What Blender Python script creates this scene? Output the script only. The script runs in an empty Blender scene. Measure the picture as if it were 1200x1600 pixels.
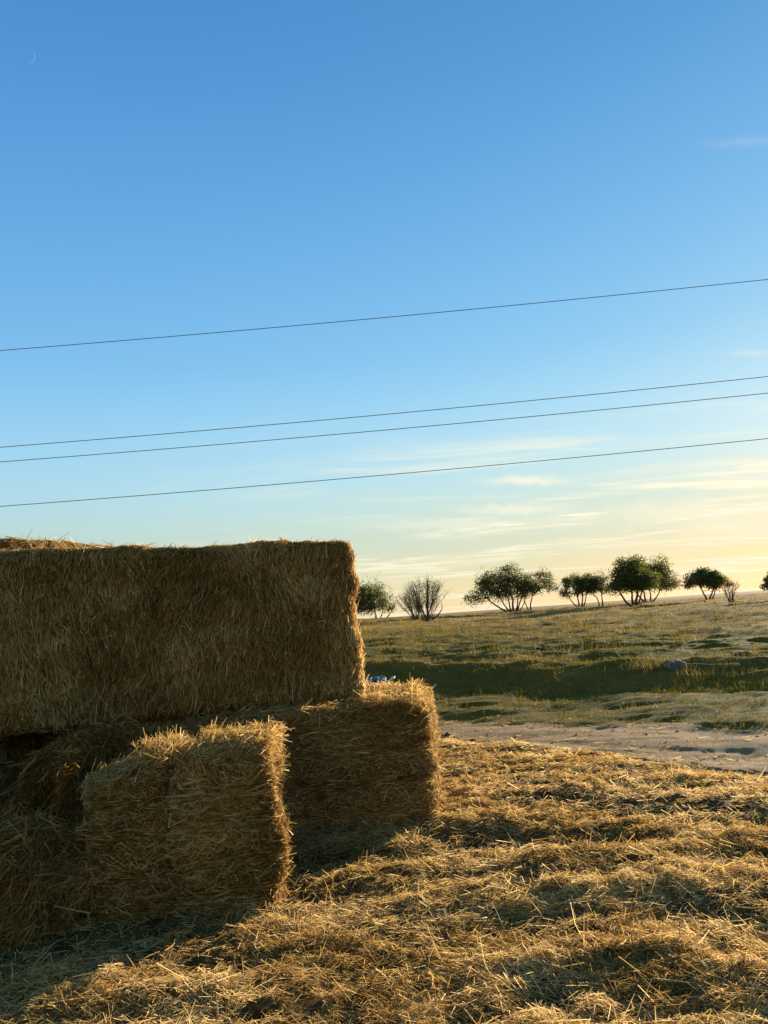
import bpy, bmesh, math
import numpy as np
from mathutils import Matrix, Vector

scene = bpy.context.scene
COL = scene.collection
rng = np.random.default_rng(7)

# ------------------------------------------------------------------ camera
CAM_H = 1.5
PITCH, ROLL = math.radians(7.79), math.radians(4.15)
_f = Vector((0, math.cos(PITCH), math.sin(PITCH)))
_u0 = Vector((0, -math.sin(PITCH), math.cos(PITCH)))
_r0 = Vector((1, 0, 0))
_r = _r0 * math.cos(ROLL) - _u0 * math.sin(ROLL)
_u = _u0 * math.cos(ROLL) + _r0 * math.sin(ROLL)
cam = bpy.data.objects.new('camera', bpy.data.cameras.new('camera'))
COL.objects.link(cam)
m = Matrix.Identity(4)
for i in range(3):
    m[i][0] = _r[i]; m[i][1] = _u[i]; m[i][2] = -_f[i]
m.translation = (0, 0, CAM_H)
cam.matrix_world = m
cam.data.sensor_fit = 'VERTICAL'
cam.data.sensor_height = 32
cam.data.lens = 24
cam.data.clip_start = 0.05
cam.data.clip_end = 30000
scene.camera = cam

# ------------------------------------------------------------------ sky and sun
SUN_AZ, SUN_EL = math.radians(42), math.radians(9.8)
SUN_DIR = Vector((math.sin(SUN_AZ) * math.cos(SUN_EL), math.cos(SUN_AZ) * math.cos(SUN_EL), math.sin(SUN_EL)))
world = bpy.data.worlds.new('World')
scene.world = world
world.use_nodes = True
wt = world.node_tree
bg = wt.nodes['Background']


def wnode(kind, **kw):
    n = wt.nodes.new(kind)
    for k, v in kw.items():
        setattr(n, k, v)
    return n


def wmath(op, a, b=None, c=None, clamp=False):
    n = wnode('ShaderNodeMath', operation=op, use_clamp=clamp)
    for i, v in enumerate((a, b, c)):
        if v is None:
            continue
        if isinstance(v, (int, float)):
            n.inputs[i].default_value = v
        else:
            wt.links.new(v, n.inputs[i])
    return n.outputs[0]


sky = wnode('ShaderNodeTexSky', sky_type='NISHITA', sun_disc=False)
sky.sun_elevation = SUN_EL
sky.sun_rotation = SUN_AZ
sky.air_density = 1.0
sky.dust_density = 0.3
sky.ozone_density = 1.0
tc = wnode('ShaderNodeTexCoord')
sep = wnode('ShaderNodeSeparateXYZ')
wt.links.new(tc.outputs['Generated'], sep.inputs[0])
elev = wmath('MAXIMUM', sep.outputs[2], 0.0)
# clear-air grade of the Nishita sky, by channel and by height above the horizon (the same all round)
srgbn = wnode('ShaderNodeSeparateColor')
wt.links.new(sky.outputs[0], srgbn.inputs[0])
GAM = (0.42, 0.25, 0.10)
chan = []
for i in range(3):
    v = wmath('MULTIPLY', srgbn.outputs[i], 0.1)
    v = wmath('MAXIMUM', v, 0.001)
    chan.append(wmath('POWER', v, GAM[i]))
ramp = wnode('ShaderNodeValToRGB')
ramp.color_ramp.interpolation = 'B_SPLINE'
stops = [(0.0, (0.98, 0.83, 0.47)), (0.08, (0.84, 0.79, 0.54)), (0.18, (0.84, 1.0, 1.0)), (0.32, (0.485, 0.780, 0.98)), (0.6, (0.230, 0.528, 0.85)), (1.0, (0.085, 0.18, 0.32))]
cr = ramp.color_ramp
while len(cr.elements) < len(stops):
    cr.elements.new(0.5)
for e, (p, c) in zip(cr.elements, stops):
    e.position = p
    e.color = (*c, 1)
wt.links.new(elev, ramp.inputs[0])
comb = wnode('ShaderNodeCombineColor')
for i in range(3):
    wt.links.new(chan[i], comb.inputs[i])
mul = wnode('ShaderNodeMix', data_type='RGBA', blend_type='MULTIPLY')
mul.inputs[0].default_value = 1.0
wt.links.new(comb.outputs[0], mul.inputs[6])
wt.links.new(ramp.outputs[0], mul.inputs[7])
skycol = mul.outputs[2]
# high thin cirrus: noise on a cloud layer seen in perspective, stretched along the wind
den = wmath('ADD', elev, 0.06)
cx = wmath('DIVIDE', sep.outputs[0], den)
cy = wmath('DIVIDE', sep.outputs[1], den)
cvec = wnode('ShaderNodeCombineXYZ')
wt.links.new(cx, cvec.inputs[0])
wt.links.new(cy, cvec.inputs[1])
rot = wnode('ShaderNodeMapping')
rot.inputs['Rotation'].default_value = (0, 0, math.radians(-8))
rot.inputs['Scale'].default_value = (0.35, 1.0, 1)
wt.links.new(cvec.outputs[0], rot.inputs[0])
nz = wnode('ShaderNodeTexNoise')
nz.inputs['Scale'].default_value = 0.75
nz.inputs['Detail'].default_value = 7
nz.inputs['Roughness'].default_value = 0.58
nz.inputs['Distortion'].default_value = 0.6
wt.links.new(rot.outputs[0], nz.inputs['Vector'])
mr = wnode('ShaderNodeMapRange', interpolation_type='SMOOTHSTEP')
mr.inputs['From Min'].default_value = 0.43
mr.inputs['From Max'].default_value = 0.585
wt.links.new(nz.outputs[0], mr.inputs['Value'])
low = wnode('ShaderNodeMapRange', interpolation_type='SMOOTHSTEP')
low.inputs['From Min'].default_value = 0.30
low.inputs['From Max'].default_value = 0.10
low.inputs['To Min'].default_value = 0.0
low.inputs['To Max'].default_value = 1.0
wt.links.new(elev, low.inputs['Value'])
nz2 = wnode('ShaderNodeTexNoise')
nz2.inputs['Scale'].default_value = 2.6
nz2.inputs['Detail'].default_value = 8
nz2.inputs['Roughness'].default_value = 0.6
nz2.inputs['Distortion'].default_value = 1.2
wt.links.new(rot.outputs[0], nz2.inputs['Vector'])
mr2 = wnode('ShaderNodeMapRange', interpolation_type='SMOOTHSTEP')
mr2.inputs['From Min'].default_value = 0.40
mr2.inputs['From Max'].default_value = 0.62
mr2.inputs['To Min'].default_value = 0.15
wt.links.new(nz2.outputs[0], mr2.inputs['Value'])
cl = wmath('MULTIPLY', wmath('MULTIPLY', mr.outputs[0], mr2.outputs[0]), low.outputs[0])
sunside = wnode('ShaderNodeMapRange', interpolation_type='SMOOTHSTEP')
sunside.inputs['From Min'].default_value = 0.45
sunside.inputs['From Max'].default_value = 0.95
wt.links.new(wmath('ADD', wmath('MULTIPLY', sep.outputs[0], math.sin(SUN_AZ)), wmath('MULTIPLY', sep.outputs[1], math.cos(SUN_AZ))), sunside.inputs['Value'])
cl = wmath('MULTIPLY', wmath('MULTIPLY', cl, sunside.outputs[0]), 1.2)
# a few separate wisps of cirrus: (how far right, how high, half length, half width) in the sky, as tangents from straight ahead
wn = wnode('ShaderNodeTexNoise')
wn.inputs['Scale'].default_value = 38.0
wn.inputs['Detail'].default_value = 6
wt.links.new(tc.outputs['Generated'], wn.inputs['Vector'])
for wu, wv, sl, sw, amt in ((0.471, 0.481, .036, .005, .09), (0.479, 0.206, .028, .004, .22), (0.187, 0.042, .045, .0055, .75), (0.17, 0.003, .07, .007, .55),
                            (0.40, 0.0, .10, .012, .5), (0.10, -0.016, .12, .007, .4), (0.28, -0.044, .035, .003, .45), (0.45, -0.02, .06, .009, .45)):
    c_ = (_f + _r * wu + _u * wv).normalized()
    a_ = (_r - c_ * _r.dot(c_)).normalized()
    b_ = c_.cross(a_)
    du = wnode('ShaderNodeVectorMath', operation='DOT_PRODUCT')
    wt.links.new(tc.outputs['Generated'], du.inputs[0]); du.inputs[1].default_value = a_
    dv = wnode('ShaderNodeVectorMath', operation='DOT_PRODUCT')
    wt.links.new(tc.outputs['Generated'], dv.inputs[0]); dv.inputs[1].default_value = b_
    df = wnode('ShaderNodeVectorMath', operation='DOT_PRODUCT')
    wt.links.new(tc.outputs['Generated'], df.inputs[0]); df.inputs[1].default_value = c_
    uu = wmath('DIVIDE', du.outputs['Value'], sl)
    vv = wmath('DIVIDE', wmath('ADD', dv.outputs['Value'], wmath('MULTIPLY', wmath('SUBTRACT', wn.outputs[0], 0.5), sw * 3.0)), sw)
    r2 = wmath('ADD', wmath('MULTIPLY', uu, uu), wmath('MULTIPLY', vv, vv))
    g_ = wmath('MULTIPLY', wmath('POWER', 2.718, wmath('MULTIPLY', r2, -1.0)), amt)
    g_ = wmath('MULTIPLY', g_, wmath('GREATER_THAN', df.outputs['Value'], 0.0))
    cl = wmath('MAXIMUM', cl, g_)
cmix = wnode('ShaderNodeMix', data_type='RGBA')
wt.links.new(cl, cmix.inputs[0])
wt.links.new(skycol, cmix.inputs[6])
cmix.inputs[7].default_value = (1.08, 1.0, 0.76, 1)
fin = wnode('ShaderNodeVectorMath', operation='SCALE')
fin.inputs['Scale'].default_value = 20.0 * 2 ** -1.45
wt.links.new(cmix.outputs[2], fin.inputs[0])
wt.links.new(fin.outputs[0], bg.inputs[0])
bg.inputs[1].default_value = 0.05

sun = bpy.data.objects.new('sun', bpy.data.lights.new('sun', 'SUN'))
COL.objects.link(sun)
sun.data.energy = 5.0
sun.data.angle = math.radians(0.6)
sun.data.color = (1.0, 0.91, 0.72)
sun.rotation_euler = SUN_DIR.to_track_quat('Z', 'Y').to_euler()

scene.view_settings.view_transform = 'Standard'
scene.view_settings.look = 'None'
scene.view_settings.exposure = 1.45
scene.view_settings.gamma = 1.0
scene.view_settings.use_curve_mapping = False
scene.cycles.max_bounces = 6
scene.cycles.diffuse_bounces = 3
scene.cycles.glossy_bounces = 2
scene.cycles.transmission_bounces = 3
scene.cycles.transparent_max_bounces = 4


# ------------------------------------------------------------------ helpers
def _hash(ix, iy, iz, seed):
    h = (ix.astype(np.int64) * 374761393 + iy.astype(np.int64) * 668265263 + iz.astype(np.int64) * 2147483647 + seed * 1274126177) & 0xFFFFFFFF
    h = ((h ^ (h >> 13)) * 1274126177) & 0xFFFFFFFF
    h = ((h ^ (h >> 16)) * 2246822519) & 0xFFFFFFFF
    return ((h ^ (h >> 15)) & 0xFFFF) / 65535.0


def vnoise(x, y, z=None, seed=0):
    x = np.asarray(x, float); y = np.asarray(y, float)
    z = np.zeros_like(x) if z is None else np.asarray(z, float)
    ix, iy, iz = np.floor(x), np.floor(y), np.floor(z)
    fx, fy, fz = x - ix, y - iy, z - iz
    fx, fy, fz = (t * t * (3 - 2 * t) for t in (fx, fy, fz))
    out = 0
    for dx in (0, 1):
        wx = fx if dx else 1 - fx
        for dy in (0, 1):
            wy = fy if dy else 1 - fy
            for dz in (0, 1):
                wz = fz if dz else 1 - fz
                out = out + _hash(ix + dx, iy + dy, iz + dz, seed) * wx * wy * wz
    return out * 2 - 1


def fbm(x, y, z=None, seed=0, oct=4, gain=0.5):
    a, s, out = 1.0, 1.0, 0
    for k in range(oct):
        out = out + a * vnoise(np.asarray(x) * s, np.asarray(y) * s, None if z is None else np.asarray(z) * s, seed + k * 17)
        a *= gain; s *= 2.03
    return out


def sstep(a, b, x):
    t = np.clip((np.asarray(x, float) - a) / (b - a), 0, 1)
    return t * t * (3 - 2 * t)


def unit(v):
    return v / np.maximum(np.linalg.norm(v, axis=-1, keepdims=True), 1e-9)


def mesh_np(name, verts, faces, mat, parent=None, tone=None, smooth=False, loc=None):
    """verts (n,3); faces (m,k) all of one size k."""
    verts = np.asarray(verts, np.float32)
    faces = np.asarray(faces, np.int32)
    me = bpy.data.meshes.new(name)
    k = faces.shape[1]
    me.vertices.add(len(verts))
    me.vertices.foreach_set('co', verts.ravel())
    me.loops.add(faces.size)
    me.loops.foreach_set('vertex_index', faces.ravel())
    me.polygons.add(len(faces))
    me.polygons.foreach_set('loop_start', np.arange(0, faces.size, k, dtype=np.int32))
    me.polygons.foreach_set('use_smooth', np.full(len(faces), smooth))
    if tone is not None:
        a = me.attributes.new('tone', 'FLOAT', 'POINT')
        a.data.foreach_set('value', np.asarray(tone, np.float32))
    me.update(calc_edges=True)
    me.validate()
    me.materials.append(mat)
    o = bpy.data.objects.new(name, me)
    COL.objects.link(o)
    if parent is not None:
        o.parent = parent
    if loc is not None:
        o.location = loc
    return o


def empty(name, loc=(0, 0, 0)):
    o = bpy.data.objects.new(name, None)
    o.empty_display_size = 0.1
    COL.objects.link(o)
    o.location = loc
    return o


def tag(o, label=None, cat=None, group=None, kind=None):
    if label: o['label'] = label
    if cat: o['category'] = cat
    if group: o['group'] = group
    if kind: o['kind'] = kind
    return o


def ribbons(P, D, L, W, bend=0.12, seg=2, taper=0.6, flat_to=None):
    """Bent thin ribbons centred on P along D. Returns verts, quads, ribbon index of every vert."""
    n = len(P)
    D = unit(D)
    R = rng.normal(size=(n, 3)) if flat_to is None else flat_to + rng.normal(size=(n, 3)) * 0.5
    S = unit(np.cross(D, R))
    B = unit(np.cross(D, S))
    bd = rng.normal(size=(n, 1)) * bend
    vs = []
    for t in np.linspace(-0.5, 0.5, seg + 1):
        c = P + D * (L * t)[:, None] + B * (L[:, None] * bd * (0.25 - t * t) * 4 - 0.4 * L[:, None] * bd)
        w = W * (1 - taper * max(0, t * 2) * 0.8) * 0.5
        vs += [c - S * w[:, None], c + S * w[:, None]]
    V = np.stack(vs, 1).reshape(-1, 3)
    base = (np.arange(n) * 2 * (seg + 1))[:, None]
    q = [np.concatenate([base + 2 * k, base + 2 * k + 1, base + 2 * k + 3, base + 2 * k + 2], 1) for k in range(seg)]
    return V, np.concatenate(q, 0), np.repeat(np.arange(n), 2 * (seg + 1))


def scatter(V, Q, n, weight=None):
    a, b, c, d = (V[Q[:, i]] for i in range(4))
    nn = np.cross(c - a, d - b)
    area = np.linalg.norm(nn, axis=1)
    N = nn / np.maximum(area, 1e-9)[:, None]
    ctr = (a + b + c + d) / 4
    w = area * (1 if weight is None else weight(ctr, N))
    idx = rng.choice(len(Q), n, p=w / w.sum())
    s, t = rng.random(n)[:, None], rng.random(n)[:, None]
    P = (a[idx] * (1 - s) + b[idx] * s) * (1 - t) + (d[idx] * (1 - s) + c[idx] * s) * t
    return P, N[idx]


def tube(points, radii, sides=6):
    pts = np.asarray(points, float)
    rad = np.broadcast_to(np.asarray(radii, float), (len(pts),))
    tan = unit(np.gradient(pts, axis=0))
    ref = np.array([0.31, 0.83, 0.46])
    S = unit(np.cross(tan, ref)); B = np.cross(tan, S)
    ang = np.linspace(0, 2 * np.pi, sides, endpoint=False)
    V = pts[:, None] + rad[:, None, None] * (np.cos(ang)[None, :, None] * S[:, None] + np.sin(ang)[None, :, None] * B[:, None])
    n = len(pts); V = V.reshape(-1, 3)
    F = []
    for i in range(n - 1):
        for j in range(sides):
            k = (j + 1) % sides
            F.append((i * sides + j, i * sides + k, (i + 1) * sides + k, (i + 1) * sides + j))
    return V, np.array(F)


def join(parts):
    Vs, Fs, o = [], [], 0
    for V, F in parts:
        Vs.append(V); Fs.append(F + o); o += len(V)
    return np.concatenate(Vs), np.concatenate(Fs)


# camera rays, only used to work out where things stood when the picture was taken
CV = np.array([0, 0, CAM_H]); FV, RV, UV = (np.array(v) for v in (_f, _r, _u))


def ray(px, py):
    return FV + (px - 600) / 1200 * RV - (py - 800) / 1200 * UV


def at_z(px, py, z=0.0):
    d = ray(px, py)
    return CV + d * (z - CAM_H) / d[2]


# ------------------------------------------------------------------ materials
def material(name):
    mt = bpy.data.materials.new(name)
    mt.use_nodes = True
    nt = mt.node_tree
    nt.nodes.clear()
    out = nt.nodes.new('ShaderNodeOutputMaterial')
    return mt, nt, out


def N(nt, kind, ins=None, **kw):
    n = nt.nodes.new(kind)
    for k, v in kw.items():
        setattr(n, k, v)
    for k, v in (ins or {}).items():
        if hasattr(v, 'is_linked') or isinstance(v, bpy.types.NodeSocket):
            nt.links.new(v, n.inputs[k])
        else:
            n.inputs[k].default_value = v
    return n


def ramp_node(nt, fac, stops, interp='LINEAR'):
    r = N(nt, 'ShaderNodeValToRGB', {'Fac': fac})
    c = r.color_ramp
    c.interpolation = interp
    while len(c.elements) < len(stops):
        c.elements.new(0.5)
    for e, (p, col) in zip(c.elements, stops):
        e.position = p
        e.color = (*col, 1)
    return r.outputs[0]


def blade_material(name, stops, transl=0.3, rough=0.6, spec=0.25, tint=1.0):
    """for straw stalks, grass blades and leaves: tone attribute picks the colour of each blade"""
    mt, nt, out = material(name)
    at = N(nt, 'ShaderNodeAttribute', attribute_name='tone')
    col = ramp_node(nt, at.outputs['Fac'], stops)
    p = N(nt, 'ShaderNodeBsdfPrincipled', {'Base Color': col, 'Roughness': rough, 'Specular IOR Level': spec})
    t = N(nt, 'ShaderNodeBsdfTranslucent', {'Color': col})
    mx = N(nt, 'ShaderNodeMixShader', {0: transl, 1: p.outputs[0], 2: t.outputs[0]})
    nt.links.new(mx.outputs[0], out.inputs[0])
    return mt


STRAW_STOPS = [(0.0, (0.115, 0.053, 0.012)), (0.3, (0.34, 0.182, 0.046)), (0.65, (0.60, 0.359, 0.108)), (1.0, (0.90, 0.65, 0.30))]
M_STRAW = blade_material('straw', STRAW_STOPS, 0.46, 0.7, 0.05)
M_GRASS = blade_material('grass', [(0.0, (0.075, 0.072, 0.008)), (0.35, (0.16, 0.125, 0.014)), (0.6, (0.29, 0.178, 0.028)), (1.0, (0.50, 0.285, 0.08))], 0.35, 0.6, 0.2)
M_LEAF = blade_material('leaves', [(0.0, (0.05, 0.060, 0.009)), (0.7, (0.14, 0.14, 0.022)), (0.88, (0.22, 0.17, 0.03)), (1.0, (0.32, 0.14, 0.035))], 0.5, 0.55, 0.25)
M_TWIG = blade_material('twigs', [(0.0, (0.05, 0.038, 0.022)), (1.0, (0.20, 0.155, 0.085))], 0.1, 0.8, 0.1)


def packed_straw():
    mt, nt, out = material('packed_straw')
    tcn = N(nt, 'ShaderNodeTexCoord')
    mp = N(nt, 'ShaderNodeMapping', {'Vector': tcn.outputs['Object'], 'Scale': (60, 60, 16)})
    n1 = N(nt, 'ShaderNodeTexNoise', {'Vector': mp.outputs[0], 'Scale': 1.0, 'Detail': 4.0, 'Roughness': 0.65})
    n2 = N(nt, 'ShaderNodeTexNoise', {'Vector': tcn.outputs['Object'], 'Scale': 4.0, 'Detail': 3.0})
    mixf = N(nt, 'ShaderNodeMath', {0: n1.outputs[0], 1: n2.outputs[0]}, operation='MULTIPLY')
    col = ramp_node(nt, mixf.outputs[0], [(0.12, (0.055, 0.026, 0.006)), (0.3, (0.22, 0.112, 0.027)), (0.5, (0.42, 0.24, 0.066))])
    bp = N(nt, 'ShaderNodeBump', {'Height': n1.outputs[0], 'Strength': 0.8, 'Distance': 0.02})
    p = N(nt, 'ShaderNodeBsdfPrincipled', {'Base Color': col, 'Roughness': 0.85, 'Specular IOR Level': 0.1, 'Normal': bp.outputs[0]})
    nt.links.new(p.outputs[0], out.inputs[0])
    return mt


M_PACKED = packed_straw()


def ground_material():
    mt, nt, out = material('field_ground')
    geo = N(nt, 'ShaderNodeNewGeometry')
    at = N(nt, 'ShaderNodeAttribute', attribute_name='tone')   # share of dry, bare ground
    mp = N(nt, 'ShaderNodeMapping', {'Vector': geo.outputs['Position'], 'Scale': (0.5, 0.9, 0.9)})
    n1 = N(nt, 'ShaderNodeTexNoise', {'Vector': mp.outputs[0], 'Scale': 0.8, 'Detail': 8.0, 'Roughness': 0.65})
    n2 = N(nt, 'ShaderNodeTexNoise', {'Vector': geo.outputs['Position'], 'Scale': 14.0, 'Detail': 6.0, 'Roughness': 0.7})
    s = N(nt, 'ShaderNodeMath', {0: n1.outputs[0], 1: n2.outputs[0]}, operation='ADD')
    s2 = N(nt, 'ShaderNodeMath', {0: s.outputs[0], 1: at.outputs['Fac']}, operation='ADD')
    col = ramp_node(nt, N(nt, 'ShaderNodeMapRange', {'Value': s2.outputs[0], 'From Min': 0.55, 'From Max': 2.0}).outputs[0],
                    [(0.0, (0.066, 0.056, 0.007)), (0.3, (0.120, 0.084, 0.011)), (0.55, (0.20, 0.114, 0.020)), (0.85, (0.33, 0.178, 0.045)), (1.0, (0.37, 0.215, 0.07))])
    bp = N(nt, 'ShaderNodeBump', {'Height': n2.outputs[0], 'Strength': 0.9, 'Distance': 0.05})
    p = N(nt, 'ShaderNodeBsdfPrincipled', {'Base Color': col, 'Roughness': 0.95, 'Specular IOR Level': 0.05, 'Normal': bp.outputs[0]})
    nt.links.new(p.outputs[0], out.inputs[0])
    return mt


def track_material():
    mt, nt, out = material('dirt')
    geo = N(nt, 'ShaderNodeNewGeometry')
    n1 = N(nt, 'ShaderNodeTexNoise', {'Vector': geo.outputs['Position'], 'Scale': 1.6, 'Detail': 8.0, 'Roughness': 0.65})
    n2 = N(nt, 'ShaderNodeTexNoise', {'Vector': geo.outputs['Position'], 'Scale': 40.0, 'Detail': 4.0, 'Roughness': 0.7})
    s = N(nt, 'ShaderNodeMath', {0: n1.outputs[0], 1: n2.outputs[0]}, operation='ADD')
    col = ramp_node(nt, N(nt, 'ShaderNodeMath', {0: s.outputs[0], 1: 0.5}, operation='MULTIPLY').outputs[0],
                    [(0.25, (0.15, 0.090, 0.042)), (0.5, (0.31, 0.190, 0.092)), (0.72, (0.41, 0.26, 0.132))])
    bp = N(nt, 'ShaderNodeBump', {'Height': s.outputs[0], 'Strength': 0.7, 'Distance': 0.04})
    p = N(nt, 'ShaderNodeBsdfPrincipled', {'Base Color': col, 'Roughness': 0.95, 'Specular IOR Level': 0.05, 'Normal': bp.outputs[0]})
    nt.links.new(p.outputs[0], out.inputs[0])
    return mt


def plain(name, col, rough=0.8, spec=0.2, vary=0.5, scale=20.0, bump=0.3):
    mt, nt, out = material(name)
    tcn = N(nt, 'ShaderNodeTexCoord')
    n = N(nt, 'ShaderNodeTexNoise', {'Vector': tcn.outputs['Object'], 'Scale': scale, 'Detail': 5.0, 'Roughness': 0.65})
    c = ramp_node(nt, n.outputs[0], [(0.25, tuple(x * (1 - vary) for x in col)), (0.75, tuple(min(1, x * (1 + vary)) for x in col))])
    bp = N(nt, 'ShaderNodeBump', {'Height': n.outputs[0], 'Strength': bump, 'Distance': 0.02})
    p = N(nt, 'ShaderNodeBsdfPrincipled', {'Base Color': c, 'Roughness': rough, 'Specular IOR Level': spec, 'Normal': bp.outputs[0]})
    nt.links.new(p.outputs[0], out.inputs[0])
    return mt


M_GROUND = ground_material()
M_TRACK = track_material()
M_BARK = plain('bark', (0.085, 0.062, 0.042), 0.9, 0.1, 0.5, 9.0, 0.6)
M_STONE = plain('grey_stone', (0.125, 0.108, 0.085), 0.9, 0.2, 0.35, 8.0, 0.5)
M_CLOD = plain('dark_earth', (0.030, 0.020, 0.014), 0.95, 0.05, 0.5, 18.0, 0.6)
M_PEBBLE = plain('pebbles', (0.24, 0.16, 0.10), 0.9, 0.1, 0.5, 6.0, 0.2)
M_WIRE = plain('cable', (0.15, 0.17, 0.19), 0.6, 0.3, 0.2, 4.0, 0.0)
M_BLUE = plain('blue_twine', (0.025, 0.19, 0.34), 0.5, 0.4, 0.35, 30.0, 0.2)
M_WHITE = plain('pale_twine', (0.62, 0.62, 0.60), 0.5, 0.4, 0.2, 30.0, 0.2)
M_BRANCH = plain('weathered_wood', (0.05, 0.038, 0.03), 0.9, 0.1, 0.4, 12.0, 0.4)
M_CUTWOOD = plain('pale_wood', (0.55, 0.48, 0.36), 0.8, 0.1, 0.2, 12.0, 0.2)


# ------------------------------------------------------------------ terrain
def bank_s(x, y):
    return 0.458 * (x - 3.09) + 0.889 * (y - 13.61) + 0.42 * fbm(x * 0.32, y * 0.32, seed=31, oct=5)


def track_d(x, y):
    """>0 inside the track: distance to its nearer ragged edge"""
    near = 0.744 * (x - 0.5) + 0.667 * (y - 9.7)
    far = 0.563 * (x - 0.62) + 0.826 * (y - 11.42)
    wob = 0.22 * fbm(x * 0.9, y * 0.9, seed=41, oct=4)
    return np.minimum(near + 0.05, -far) + wob


def ground_z(x, y):
    x = np.asarray(x, float); y = np.asarray(y, float)
    s = bank_s(x, y)
    top = np.clip(0.46 - 0.025 * (x - 3), 0.3, 0.62)
    rise = sstep(-0.35, 1.95, s)
    z = top * rise
    far = np.clip(y - 15.5, 0, None)
    z = z + rise * 0.0118 * np.clip(far, 0, 68) * sstep(0, 6, far)
    z = z - rise * sstep(84, 420, y) * 2.2
    z = z + 0.10 * rise * fbm(x * 0.07, y * 0.11, seed=3, oct=3) * sstep(0, 20, far) * (1 - sstep(95, 140, y))
    z = z + 0.085 * rise * fbm(x * 0.45, y * 0.85, seed=8, oct=6, gain=0.55)
    z = z + 0.022 * fbm(x * 1.7, y * 4.2, seed=6, oct=4) * (track_d(x, y) < -0.1) * (1 - sstep(45, 80, y)) * sstep(-0.5, 0.0, 0.563 * (x - 0.62) + 0.826 * (y - 11.42))
    # low swell of turf beside the track, small relief everywhere near
    z = z + 0.045 * fbm(x * 0.8, y * 1.6, seed=5, oct=4) * (1 - sstep(60, 100, y)) * (1 - 0.5 * (track_d(x, y) > 0))
    z = z - 0.05 * sstep(-0.25, 0.25, track_d(x, y))
    dn = 0.66 * (x - 0.5) + 0.751 * (y - 9.7) + 0.10 * vnoise(x * 0.8, y * 0.8, seed=44)
    for c_ in (0.30, 1.45):
        z = z - 0.010 * np.exp(-((dn - c_) / 0.13) ** 2)
    z = z + 0.006 * np.exp(-((dn - 0.88) / 0.22) ** 2)
    return z


def grow(a, b, step, rate):
    out = [a]
    while abs(out[-1]) < abs(b):
        step *= rate
        out.append(out[-1] + step)
    return out


xs = np.array(sorted([-v for v in grow(4.0, 4000, 0.07, 1.10)][1:] + list(np.arange(-4, 8, 0.09)) + grow(8.0, 4000, 0.07, 1.07)))
ys = np.array(sorted(set([1 - v for v in grow(0.0, 200, 0.2, 1.3)]) | set(np.arange(1, 17.5, 0.075)) | set(grow(17.5, 6000, 0.06, 1.022))))
GX, GY = np.meshgrid(xs, ys)


def grid_faces(nr, nc, keep=None):
    i = np.arange(nr * nc).reshape(nr, nc)
    F = np.stack([i[:-1, :-1], i[:-1, 1:], i[1:, 1:], i[1:, :-1]], -1)
    return F[keep] if keep is not None else F.reshape(-1, 4)


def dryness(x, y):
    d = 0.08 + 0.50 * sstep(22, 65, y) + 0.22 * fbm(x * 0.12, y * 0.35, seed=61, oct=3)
    s = bank_s(x, y)
    d = d + 0.50 * sstep(1.0, 1.5, s) * (1 - sstep(2.2, 4.0, s)) * (0.5 + 0.7 * fbm(x * 0.4, y * 0.6, seed=62, oct=3))
    d = d + 0.26 * sstep(-0.4, 0.1, s) * (1 - sstep(0.9, 1.2, s))
    d = d + 0.5 * sstep(-0.5, 0.3, track_d(x, y))
    return d


GZ = ground_z(GX, GY)
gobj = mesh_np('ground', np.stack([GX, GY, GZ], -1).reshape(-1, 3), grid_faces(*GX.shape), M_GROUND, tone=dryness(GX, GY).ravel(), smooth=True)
tag(gobj, 'rising grass field with a low turf bank', kind='structure')

# dirt track, a thin sheet over the ground with ragged edges
tx, ty = np.arange(-3, 12, 0.05), np.arange(2, 14, 0.05)
TX, TY = np.meshgrid(tx, ty)
TD = track_d(TX, TY)
tz = ground_z(TX, TY) + 0.008 * fbm(TX * 4, TY * 7, seed=71, oct=4) + 0.012 * np.clip(fbm(TX * 1.3, TY * 2.5, seed=72, oct=3), 0, 1) + 0.006
tz = np.where(TD > 0.06, tz, tz - 0.03)
keep = (TD[:-1, :-1] > 0) & (TD[1:, 1:] > 0) & (TD[:-1, 1:] > 0) & (TD[1:, :-1] > 0)
tv = np.stack([TX, TY, tz], -1).reshape(-1, 3)
tf = grid_faces(*TX.shape, keep=keep)
uq, inv = np.unique(tf, return_inverse=True)
tag(mesh_np('dirt_track', tv[uq], inv.reshape(-1, 4), M_TRACK, smooth=True), 'pale bare dirt track crossing behind the straw', kind='structure')


# ------------------------------------------------------------------ straw litter on the ground
HEAPS = []
for px, py, sx, sy, h in ((870, 1345, .26, .16, .13), (600, 1380, .34, .14, .10), (1040, 1225, .42, .22, .13), (830, 1245, .50, .18, .09),
                          (300, 1500, .35, .16, .09), (100, 1565, .5, .16, .08), (690, 1420, .5, .12, .06), (980, 1400, .45, .12, .07),
                          (1150, 1330, .5, .14, .07), (760, 1300, .6, .16, .08), (520, 1560, .3, .1, .05), (900, 1500, .35, .1, .05),
                          (1120, 1440, .4, .12, .06), (720, 1270, .35, .3, .10), (700, 1215, .5, .2, .07), (900, 1190, .6, .2, .06)):
    g = at_z(px, py)
    HEAPS.append((g[0], g[1], sx, sy, h))


def litter_mask(x, y):
    near = 0.744 * (x - 0.5) + 0.667 * (y - 9.7)
    return sstep(0.25, -0.7, near + 0.30 * fbm(x * 1.1, y * 1.1, seed=91, oct=4))


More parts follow.
